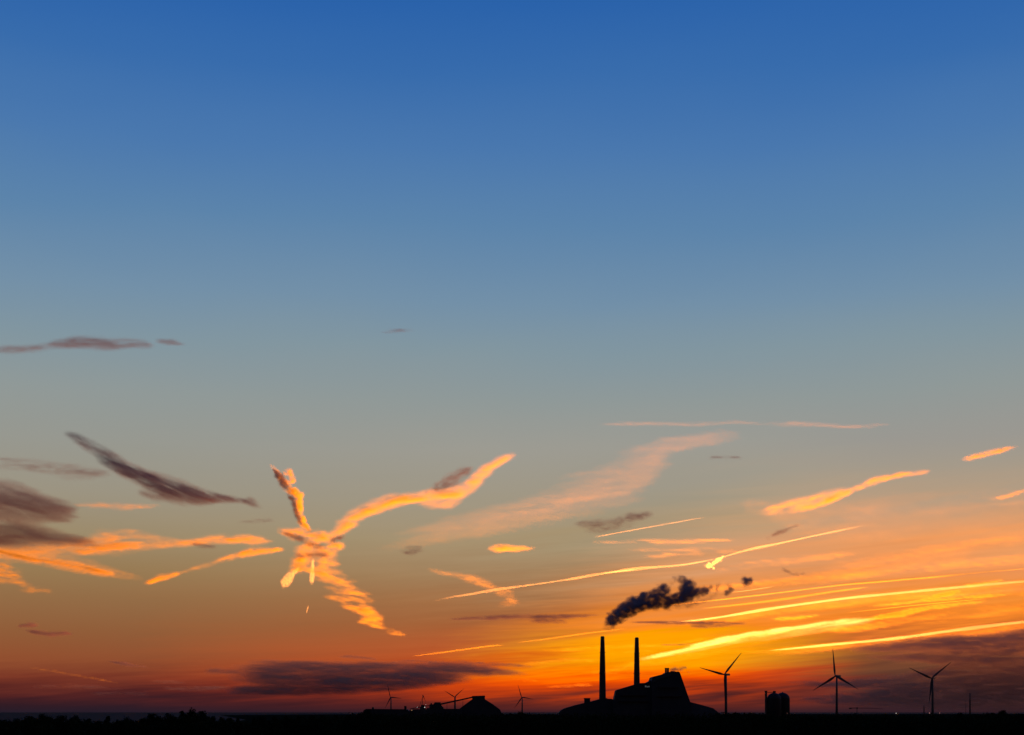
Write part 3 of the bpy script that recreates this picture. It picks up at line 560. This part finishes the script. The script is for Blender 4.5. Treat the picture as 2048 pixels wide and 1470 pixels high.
def turbine(label, hub, base_px, rpx, D, yaw, angs, tw=(3.2, 1.9), nac=1.0):
    s = D / FPX; hx, hz = (base_px - 1024) * s, EYE + (HY - hub[1]) * s
    e = empty('wind_turbine', (hx, D, 0)); tag(e, label, 'wind turbine', 'wind turbines on the skyline')
    Rb = rpx * s
    MB().lathe([(tw[0], 0), (tw[0] * .93, hz * .3), (tw[0] * .8, hz * .65), (tw[1], hz - 1.8)], K=20).build('tower', WHITE, e, True)
    y = R(yaw)
    fw = Vector((-math.sin(y), -math.cos(y), 0)); sd_ = Vector((math.cos(y), -math.sin(y), 0))   # rotor axis towards us and to the left, then sideways
    L = Rb * .19 * nac; wn = Rb * .035
    def T(p): # local (side, forward, up) -> e space
        return sd_ * p[0] + fw * p[1] + Vector((0, 0, hz + p[2]))
    b = MB(); V = []
    for (f_, k) in ((.26 * L, .7), (.16 * L, 1.0), (-.75 * L, 1.0), (-L, .75)):
        for a_, c_ in ((-1, -1), (1, -1), (1, 1), (-1, 1)): V.append(T((a_ * wn * k, f_, c_ * wn * k * 1.05)))
    F = [(3,2,1,0)] + [(i*4+k, i*4+(k+1)%4, (i+1)*4+(k+1)%4, (i+1)*4+k) for i in range(3) for k in range(4)] + [(12,13,14,15)]
    b.add(V, F).build('nacelle', WHITE, e)
    hubc = .42 * L
    m2 = MB().tube([T((0, hubc - 1.6, 0)), T((0, hubc, 0)), T((0, hubc + 1.2, 0)), T((0, hubc + 2.2, 0))], [Rb * .03, Rb * .032, Rb * .026, .3], 14)
    m2.build('hub', WHITE, e, True)
    for a in angs:
        # apparent angle in the photo -> angle in the yawed rotor plane
        an = math.atan2(math.sin(R(a)), math.cos(R(a)) / math.cos(y))
        bl = blade(Rb, an, Rb * .092)
        bl.v = [tuple(T((x, hubc - yy, z))) for x, yy, z in bl.v]
        bl.build('blade', WHITE, e)
    return e
turbine('big wind turbine just right of the power station, two blades raised in a wide V', (1450.5,1349), 1452, 56, 3300, 34, (54, 162, 271), (3.4, 2.1), 1.5)
turbine('wind turbine with one blade pointing straight up, between the domed silos and the thin crane', (1671,1352), 1673.5, 56, 3380, 38, (94, 217, 325), (3.2, 2.0), 1.5)
turbine('wind turbine furthest to the right, against the dark cloud bank, blades raised in a V', (1863,1356.5), 1865.2, 50, 3550, 34, (44, 150, 265), (3.4, 2.1), 1.4)
turbine('small far wind turbine above the long low shed, leftmost of all the turbines', (779.5,1394.6), 782, 26, 6200, 28, (103, 354, 243), (3.6, 2.2))
turbine('small far wind turbine seen through the sloping conveyor bridge', (909.3,1394), 910, 25.5, 6300, 15, (148, 42, 268), (5.0, 3.4))
turbine('small far wind turbine standing alone right of the peaked storage hall', (1042.4,1394.8), 1044.4, 27, 6250, 28, (106, 351, 236), (3.6, 2.2))

# ------------------------------------------------------------------ harbour: storage hall, conveyor, shed, crane
DH = 3900.0; SH = DH / FPX
def hx(px): return (px - 1024) * SH
def hz(py): return EYE + (HY - py) * SH
def hp(pts, cx):
    q = [(hx(x) - cx, hz(y)) for x, y in pts]; return [(q[0][0], 0)] + q + [(q[-1][0], 0)]
c0 = hx(958); sh = empty('storage_hall', (c0, DH, 0)); tag(sh, 'peaked storage hall with a raised ridge house, where the conveyor bridge ends', 'hall')
MB().prism(hp([(918,1418),(944,1398.6),(969.5,1398.2),(985,1408),(1000,1419),(1003,1426)], c0), 0, 70, 0).build('roof', CLAD, sh)
MB().box(hx(944.2) - c0, hx(969.2) - c0, 8, 60, hz(1399), hz(1392.6)).build('ridge_house', CLAD, sh)
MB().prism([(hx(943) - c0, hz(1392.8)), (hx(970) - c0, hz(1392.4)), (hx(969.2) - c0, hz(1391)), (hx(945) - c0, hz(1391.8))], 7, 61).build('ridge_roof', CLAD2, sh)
# conveyor bridge
c1 = hx(882); cb = empty('conveyor_bridge', (c1, DH + 30, 0)); tag(cb, 'long sloping conveyor bridge rising to the ridge of the peaked storage hall', 'conveyor bridge')
MB().prism([(hx(874) - c1, hz(1411.2)), (hx(944) - c1, hz(1395.9)), (hx(944) - c1, hz(1393.2)), (hx(874) - c1, hz(1408.4))], -3, 3).build('gallery', STEEL, cb)
MB().prism([(hx(873) - c1, hz(1408.6)), (hx(944) - c1, hz(1393.4)), (hx(944) - c1, hz(1392.9)), (hx(873) - c1, hz(1408.1))], -3.6, 3.6).build('gallery_roof', CLAD, cb)
for px_, t_ in ((893, 1407.5), (925, 1400.5)):
    for sgn in (-1, 1):
        MB().tube([(hx(px_) - c1 + sgn * .2, sgn * 7, 0), (hx(px_) - c1, sgn * 1.5, hz(t_))], [.35, .3], 6).build('trestle_leg', STEEL, cb)
c2 = hx(874); tt = empty('transfer_tower', (c2, DH + 20, 0)); tag(tt, 'squat conveyor transfer tower at the low end of the sloping conveyor bridge', 'tower')
MB().prism(hp([(866,1408),(868.5,1405),(880,1404.8),(880.5,1409),(889,1419)], c2), 0, 18).build('tower_house', CLAD, tt)
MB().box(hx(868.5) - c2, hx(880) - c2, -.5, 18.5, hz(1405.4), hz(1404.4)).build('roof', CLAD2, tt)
MB().box(hx(858) - c2, hx(867) - c2, 3, 15, 0, hz(1408.5)).build('side_house', CLAD, tt)
MB().box(hx(860) - c2, hx(863) - c2, 5, 11, hz(1408.6), hz(1406.2)).build('roof_vent', STEEL, tt)
# lower flight of the conveyor, left part
c3 = hx(850); lc = empty('quay_conveyor', (c3, DH + 10, 0)); tag(lc, 'low dark conveyor on short legs running left from the squat transfer tower past the crane', 'conveyor')
MB().prism([(hx(820) - c3, hz(1418.8)), (hx(866) - c3, hz(1410.2)), (hx(866) - c3, hz(1408.8)), (hx(820) - c3, hz(1417))], -2, 2).build('gallery', STEEL, lc)
for px_ in (826, 834, 842, 850, 858):
    z_ = hz(1418.2 - (px_ - 820) * .186); MB().box(hx(px_) - c3 - .3, hx(px_) - c3 + .3, -1.2, 1.2, 0, z_).build('leg', STEEL, lc)
# long low shed
c4 = hx(776); ls = empty('warehouse', (c4, DH - 60, 0)); tag(ls, 'long low flat roofed shed at the left end of the harbour buildings', 'shed')
s4 = (DH - 60) / FPX
MB().prism([(x, z) for x, z in [( -46*s4, 0), (-45*s4, EYE + 3*s4), (-40*s4, EYE + 6.2*s4), (40*s4, EYE + 5.6*s4), (46*s4, EYE + 2.6*s4), (47*s4, 0)]], 0, 50).build('shed', CLAD, ls)
MB().prism([(-28.5*s4, EYE+6*s4), (-29*s4, EYE+8.4*s4), (-27.5*s4, EYE+9.9*s4), (-25.5*s4, EYE+9.9*s4), (-24.5*s4, EYE+8.2*s4), (-24.5*s4, EYE+6*s4)], 5, 12).build('roof_vent', STEEL, ls)
MB().box(36*s4, 40.5*s4, 5, 14, EYE + 5.4*s4, EYE + 11*s4).build('roof_tower', CLAD, ls)
MB().box(35.5*s4, 41.2*s4, 4.5, 14.5, EYE + 11*s4, EYE + 12*s4).build('tower_roof', CLAD2, ls)
c4b = hx(890); l2 = empty('low_shed', (c4b, DH - 40, 0)); tag(l2, 'low dark shed under the sloping conveyor bridge', 'shed')
MB().prism([(x, z) for x, z in [(-70*SH, 0), (-70*SH, EYE+3*SH), (-60*SH, EYE+5.5*SH), (-20*SH, EYE+6*SH), (32*SH, EYE+6.4*SH), (34*SH, EYE+5*SH), (34*SH, 0)]], 0, 30).build('shed', CLAD, l2)
MB().box(-35*SH, -30*SH, 4, 14, EYE+5.6*SH, EYE+8*SH).build('roof_vent', STEEL, l2)
# harbour crane
c5 = hx(843); cr = empty('harbour_crane', (c5, DH + 45, 0)); tag(cr, 'small spindly harbour crane with a leaning jib left of the conveyor', 'crane')
def ln(nm, pts, r):
    return MB().tube([(hx(x) - c5, yy, hz(z)) for x, z, yy in pts], r, 6).build(nm, STEEL, cr)
MB().box(hx(838) - c5, hx(848.5) - c5, -5, 5, 0, hz(1414)).build('portal', STEEL, cr)
MB().box(hx(840) - c5, hx(847) - c5, -4, 4, hz(1414), hz(1409.5)).build('machine_house', CLAD, cr)
ln('jib', [(836.5,1413,-1), (843.8,1391,0)], [.55, .4]); ln('mast', [(841.5,1413,1), (844.3,1390,0)], [.9, .7]); ln('tie', [(844,1390.5,0), (849.2,1402.5,0)], [.9, .4])
ln('fly_jib', [(843.2,1389.6,0), (845.2,1393.2,0)], [1.3, 1.3]); ln('rope', [(849,1402,0), (849,1409,0)], [.18, .18])

# ------------------------------------------------------------------ domed silos
DS = 3450.0; SS = DS / FPX
def sx_(px): return (px - 1024) * SS
def sz_(py): return EYE + (HY - py) * SS
def silo(label, px, rp, top, dy, knob):
    e = empty('silo', (sx_(px), DS + dy, 0)); tag(e, label, 'silo', 'domed silos')
    r = rp * SS; zt = sz_(top); zs = zt - 14 * SS
    MB().lathe([(r, 0), (r, zs), (r * 1.015, zs + .3), (r * 1.0, zs + .8)], K=40).build('tank', CLAD, e, True)
    dome = [(r * math.cos(R(a)), zs + .8 + (zt - zs - .8) * math.sin(R(a))) for a in (0, 12, 25, 38, 50, 62, 74, 84, 89)]
    MB().lathe(dome, K=40).build('dome', CLAD, e, True)
    MB().lathe([(knob, zt - 1.5), (knob, zt + .8), (knob * .6, zt + 1.6)], K=12).build('cap', STEEL, e)
silo('left domed silo, next to the slim stair tower', 1548, 14.2, 1385.5, 0, 2.2)
silo('right domed silo, overlapping the left one', 1569, 14.6, 1384.8, 26, 1.5)
c6 = sx_(1531.3); stt = empty('stair_tower', (c6, DS - 4, 0)); tag(stt, 'slim square stair tower at the left of the domed silos', 'tower')
MB().box(-2 * SS, 2 * SS, -2.5, 2.5, 0, sz_(1383.5)).build('shaft', STEEL, stt)
MB().box(-2.7 * SS, 2.5 * SS, -3.2, 3.2, sz_(1383.5), sz_(1381.6)).build('head_house', STEEL, stt)
MB().box(2 * SS, 17 * SS, -1, 1, sz_(1385.4), sz_(1384.3)).build('walkway', STEEL, stt)
MB().box(14 * SS, 19.5 * SS, -1.6, 1.6, sz_(1385.6), sz_(1382)).build('conveyor_head', STEEL, stt)

# ------------------------------------------------------------------ far right: tower crane, masts, lamps
DC = 5200.0; sc_ = DC / FPX
c7 = (1714 - 1024) * sc_; tcn = empty('tower_crane', (c7, DC, 0)); tag(tcn, 'faint far construction crane with a long level jib right of the one blade up turbine', 'crane')
def cz(py): return EYE + (HY - py) * sc_
MB().tube([(0, 0, 0), (0, 0, cz(1413.5))], [1.3, 1.1], 4).build('mast', STEEL, tcn)
MB().tube([(-1*sc_, 0, cz(1416)), (30*sc_, 0, cz(1416.4)), (54*sc_, 0, cz(1418))], [1.0, .8, .5], 4).build('jib', STEEL, tcn)
MB().tube([(1*sc_, 0, cz(1416)), (-16*sc_, 0, cz(1416.2))], [1.3, 1.3], 4).build('counter_jib', STEEL, tcn)
MB().box(-16*sc_, -11*sc_, -1.5, 1.5, cz(1418), cz(1415.6)).build('counterweight', STEEL, tcn)
MB().box(-2, 2, -2, 2, cz(1418), cz(1415)).build('cab', STEEL, tcn)
def mast(name, label, cat, px, top, hw, D):
    s = D / FPX; e = empty(name, ((px - 1024) * s, D, 0)); tag(e, label, cat); z = EYE + (HY - top) * s
    MB().lathe([(hw * s, 0), (hw * s * .85, z * .6), (hw * s * .75, z - 1.5)], K=16).build('shaft', CONC, e, True)
    MB().lathe([(hw * s * .95, z - 1.5), (hw * s * .95, z - .4), (hw * s * .7, z)], K=16).build('cap', STEEL, e)
mast('far_chimney', 'slim far chimney standing alone near the right edge', 'chimney', 1940, 1386.5, 1.7, 5000)
mast('far_mast', 'short far mast just left of the turbine against the dark cloud bank', 'mast', 1848, 1410.5, 1.2, 5600)
mast('thin_mast', 'hair thin far mast beside the slim far chimney', 'mast', 1931.5, 1403, .45, 5600)
def lamp(label, px, py, D, mat, r):
    s = D / FPX; z = EYE + (HY - py) * s; e = empty('lamp_post', ((px - 1024) * s, D, 0)); tag(e, label, 'lamp post')
    MB().tube([(0, 0, 0), (0, 0, z - .2), (0, -.5, z + r + .1)], [.2, .13, .1], 6).build('pole', STEEL, e)
    MB().lathe([(.05, z - r), (r, z - r * .4), (r, z + r * .4), (.05, z + r)], cx=0, cy=-.7, K=10).build('bulb', mat, e)
lamp('white lamp shining on the dark skyline between two big turbines', 1792, 1426.5, 1190, LAMPW, .24)
lamp('reddish lamp at the foot of the turbine against the dark cloud bank', 1858.5, 1426, 1200, LAMPR, .30)
lamp('faint reddish lamp just right of the foot of the last turbine', 1879, 1426, 1210, LAMPR, .2)
lamp('faint lamp at the foot of the domed silos', 1574, 1426.5, 1180, LAMPR, .14)
lamp('white lamp under the harbour crane', 849.5, 1414.5, 3850, LAMPW, .95)
lamp('faint white lamp left of the harbour crane', 834.5, 1414.3, 3850, LAMPW, .45)
lamp('white lamp beside the quay conveyor above the other one', 851.5, 1409, 3852, LAMPW, .4)
lamp('dull orange lamp below the left end of the quay conveyor', 823.5, 1420.5, 3800, LAMPO, 1.3)

# ------------------------------------------------------------------ trees
def leaves(blobs, n, size, rs):
    """leaf sprays scattered through lobes given as (x, y, z, rx, ry, rz); more of them towards the outside"""
    B = np.array(blobs, float); wts = (B[:, 3] * B[:, 4] * B[:, 5]) ** .67; wts /= wts.sum()
    b = B[rs.choice(len(B), n, p=wts)]
    nrm = lambda a: a / np.linalg.norm(a, axis=1)[:, None]
    d = nrm(rs.normal(size=(n, 3))); rr = rs.rand(n) ** .38 * (1 + .10 * rs.normal(size=n))
    c = b[:, :3] + d * rr[:, None] * b[:, 3:]
    u = nrm(rs.normal(size=(n, 3))); v = nrm(np.cross(u, rs.normal(size=(n, 3))))
    s = (size * (.6 + .8 * rs.rand(n)))[:, None]
    V = np.stack([c - u * s, c + v * s * .55, c + u * s * 1.1, c - v * s * .5], 1).reshape(-1, 3)
    F = [(4 * k, 4 * k + 1, 4 * k + 2, 4 * k + 3) for k in range(n)]
    return list(map(tuple, V)), F
def tree_proto(seed, hgt, wid, style):
    rs = np.random.RandomState(seed); e = empty('tree', (0, 0, 0))
    blobs = []
    nb = 9 if style != 'poplar' else 6
    for i in range(nb):
        a = rs.rand() * 6.28; t = rs.rand()
        if style == 'round': z = hgt * (.42 + .42 * t); r = wid * .30 * (1 - .5 * abs(t - .4)); q = wid * .26
        elif style == 'poplar': z = hgt * (.3 + .6 * i / nb); r = wid * .1; q = wid * .3 * (1.15 - i / nb * .5)
        elif style == 'broad': z = hgt * (.5 + .32 * t); r = wid * .38 * (1.1 - t * .8); q = wid * .22
        else: z = hgt * (.35 + .5 * t); r = wid * .34 * (1 - t * .6); q = wid * .2
        blobs.append((r * math.cos(a), r * math.sin(a), z, q * (.8 + .4 * rs.rand()), q * (.8 + .4 * rs.rand()), q * (.55 + .35 * rs.rand())))
    blobs.append((0, 0, hgt * .88, wid * .16, wid * .16, hgt * .10)); blobs.append((0, 0, hgt * .5, wid * .3, wid * .3, hgt * .2)); blobs.append((0, 0, hgt * .28, wid * .3, wid * .3, hgt * .14))
    tr = MB().tube([(0, 0, 0), (.1, 0, hgt * .2), (-.1, .1, hgt * .45), (.1, 0, hgt * .75)], [wid * .035 + .12, wid * .028 + .08, .14, .05], 8)
    tr.build('trunk', BARK, e)
    br = MB()
    for b in blobs[:7]:
        z0 = hgt * (.2 + .25 * rs.rand()); br.tube([(0, 0, z0), (b[0] * .5, b[1] * .5, (z0 + b[2]) / 2 + .2), b[:3]], [.13, .09, .04], 5)
    br.build('branches', BARK, e)
    V, F = leaves(blobs, 3600, .34, rs); mesh('crown', V, F, LEAF, e)
    return e
protos = [(tree_proto(1, 14, 9, 'round'), 14, 9), (tree_proto(2, 14, 12, 'broad'), 14, 12), (tree_proto(3, 14, 8, 'mixed'), 14, 8), (tree_proto(4, 14, 6, 'poplar'), 14, 6), (tree_proto(5, 14, 10, 'round'), 14, 10)]
# (column, row of its top, width in photo pixels, kind, distance)
TREES = [(10,1440,40,1,640),(32,1437,30,4,650),(57,1432.5,34,0,660),(84,1427.5,36,4,640),(112,1439,22,2,650),(128,1431,34,0,640),(152,1430.5,30,4,655),(178,1438,26,2,660),(198,1442,24,0,640),
 (216,1433,22,3,650),(236,1440,26,1,655),(254,1434.5,32,1,640),(283,1438.5,24,2,650),(300,1426.5,28,0,640),(316,1434,22,2,660),(336,1426.5,32,4,645),(364,1422.5,28,2,650),(384,1416.5,40,1,640),(406,1422,32,0,650),(426,1433,26,2,655),
 (443,1435.5,22,3,640),(460,1436,26,0,650),(476,1436.5,20,2,655),(508,1436.5,18,3,650),(527,1433.5,28,0,640),(548,1434,26,2,655),(572,1432.5,30,4,640),(598,1431,28,1,650),(622,1431.5,26,0,645),(645,1430,30,4,655),(672,1430.5,26,2,640),(698,1430,28,0,650),(722,1424.5,26,4,640),(738,1419.5,24,0,655)]
LB = {84: 'round bushy tree, taller than its neighbours, in the left end of the tree line', 384: 'tallest and broadest tree of the whole tree line, with a small peak on top', 300: 'round tree a little left of the tallest tree, first of the taller clump', 336: 'wide round tree just left of the tallest tree', 364: 'tree touching the left side of the tallest tree',
      406: 'tree touching the right side of the tallest tree', 508: 'lone narrow tree in the dip right of the tall clump', 738: 'last tree of the left row, beside the long low shed', 128: 'left tree of the pair with level tops near the left end', 152: 'right tree of the pair with level tops near the left end', 216: 'narrow upright tree between the level topped pair and the tall clump'}
ORD = ['first', 'second', 'third', 'fourth', 'fifth', 'sixth', 'seventh', 'eighth', 'ninth', 'tenth']
def tree_label(px_):
    xs_ = [q[0] for q in TREES]; i = xs_.index(px_); t_ = xs_.index(384); hgt = TREES[i][1]
    look = 'low' if hgt > 1437 else ('medium high' if hgt > 1431.8 else 'fairly tall'); w_ = 'narrow' if TREES[i][2] < 25 else 'broad'
    if i < 12: return f'{look} {w_} dark tree, {ORD[i]} from the left edge of the tree line' if i < 10 else f'{look} {w_} dark tree, {ORD[t_ - i - 1]} to the left of the tallest tree'
    if i < t_: return f'{look} {w_} dark tree, {ORD[t_ - i - 1]} to the left of the tallest tree'
    if i - t_ <= 9: return f'{look} {w_} dark tree, {ORD[i - t_ - 1]} to the right of the tallest tree'
    return f'{look} {w_} dark tree, {ORD[len(xs_) - 1 - i]} to the left of the last tree before the shed'
used = set()
def copy_tree(root):
    r = root.copy(); COL.objects.link(r)
    for ch in list(root.children):
        c_ = ch.copy(); COL.objects.link(c_); c_.parent = r
    return r
for px_, top, wpx, k, D in TREES:
    pr, h0, w0 = protos[k]
    t = pr if k not in used else copy_tree(pr); used.add(k)
    z = EYE + (HY - top) * D / FPX; wd = wpx * D / FPX * 1.28; z += .35
    t.location = ((px_ - 1024) * D / FPX, D, 0); t.rotation_euler = (0, 0, (px_ * 1.7) % 6.28); t.scale = (wd / w0, wd / w0, z / h0 / .985)
    tag(t, LB.get(px_) or tree_label(px_), 'tree', 'trees in the left tree line')
RTREES = [(1041,1422,34,1,1000),(1470,1424,36,4,1000),(1503,1424.5,40,1,1010),(2007,1419.5,30,0,1000),(1985,1425,30,2,1010),(1920,1424,26,4,1000),(1975,1424.5,24,1,1005),(2040,1427,26,0,1000)]
RL = ['low broad tree below the small turbine that stands alone', 'low tree right of the foot of the turbine nearest the power station', 'flat topped low tree left of the silos', 'round tree bump standing out near the right edge', 'low tree touching the left side of the round bump near the right edge', 'low tree below the slim far chimney', 'small tree two left of the round bump near the right edge', 'low tree at the very right edge']
for (px_, top, wpx, k, D), lb in zip(RTREES, RL):
    pr, h0, w0 = protos[k]; t = copy_tree(pr)
    z = EYE + (HY - top) * D / FPX; wd = wpx * D / FPX * 1.15
    t.location = ((px_ - 1024) * D / FPX, D, 0); t.rotation_euler = (0, 0, (px_ * 1.3) % 6.28); t.scale = (wd / w0, wd / w0, z / h0 / .985)
    tag(t, lb, 'tree', 'low trees on the right skyline')
# the woodland belt below them, one mass
rs = np.random.RandomState(77); V = []; F = []
line = [(-60,1440),(90,1433),(200,1439),(270,1437),(330,1431),(380,1426),(420,1435),(450,1437),(500,1441),(600,1432),(735,1425),(790,1427),(860,1426),(1000,1427),(1020,1424),(1060,1424),(1090,1427),(1130,1425),(1300,1427),(1420,1426),(1450,1424.5),(1500,1424.5),(1560,1428),(1700,1427.5),(1850,1428.5),(1960,1427.5),(2010,1427),(2110,1429)]
for row, D in enumerate((620, 700, 800, 920)):
    step_ = 15 * 700 / D
    for px_ in np.arange(-60, 2110, step_):
        top = np.interp(px_, [q[0] for q in line], [q[1] for q in line]) + rs.normal() * 1.2 + (3 if row < 1 else 0) + (abs(rs.normal()) * 1.5)
        if px_ < 745 and row >= 2: top += 3
        s = D / FPX; zt = EYE + (HY - top) * s; x = (px_ + rs.normal() * 3 - 1024) * s; y = D + rs.normal() * 12
        wd = (2.8 + 1.2 * rs.rand())
        bl = [(x, y, zt * (.82 - .3 * k_ / 4 * 2), wd * (1 + .12 * k_), wd * 1.2, zt * .18) for k_ in range(3)] + [(x + wd * .6, y, zt * .55, wd, wd, zt * .25), (x, y, zt * .22, wd * 1.3, wd, zt * .22)]
        v, f = leaves(bl, 230, .62, rs); k0 = len(V); V += v; F += [tuple(i + k0 for i in q) for q in f]
tl = mesh('woodland', V, F, LEAF); tag(tl, 'dark belt of woodland along the bottom of the whole view', 'woodland', None, 'stuff')
# thick undergrowth inside the belt
V = []; F = []
for D in range(605, 961, 12):
    xs_ = np.arange(-80, 2130, 22 * 700 / D); bl = []
    for px_ in xs_:
        x = (px_ - 1024) * D / FPX; bl.append((x, D, 3.0, 5, 6, 3.4 + 1.6 * rs.rand()))
    v, f = leaves(bl, len(bl) * 45, 1.3, rs); k0 = len(V); V += v; F += [tuple(i + k0 for i in q) for q in f]
ug = mesh('undergrowth', V, F, LEAF); tag(ug, 'dark undergrowth filling the foot of the woodland belt', 'undergrowth', None, 'stuff')
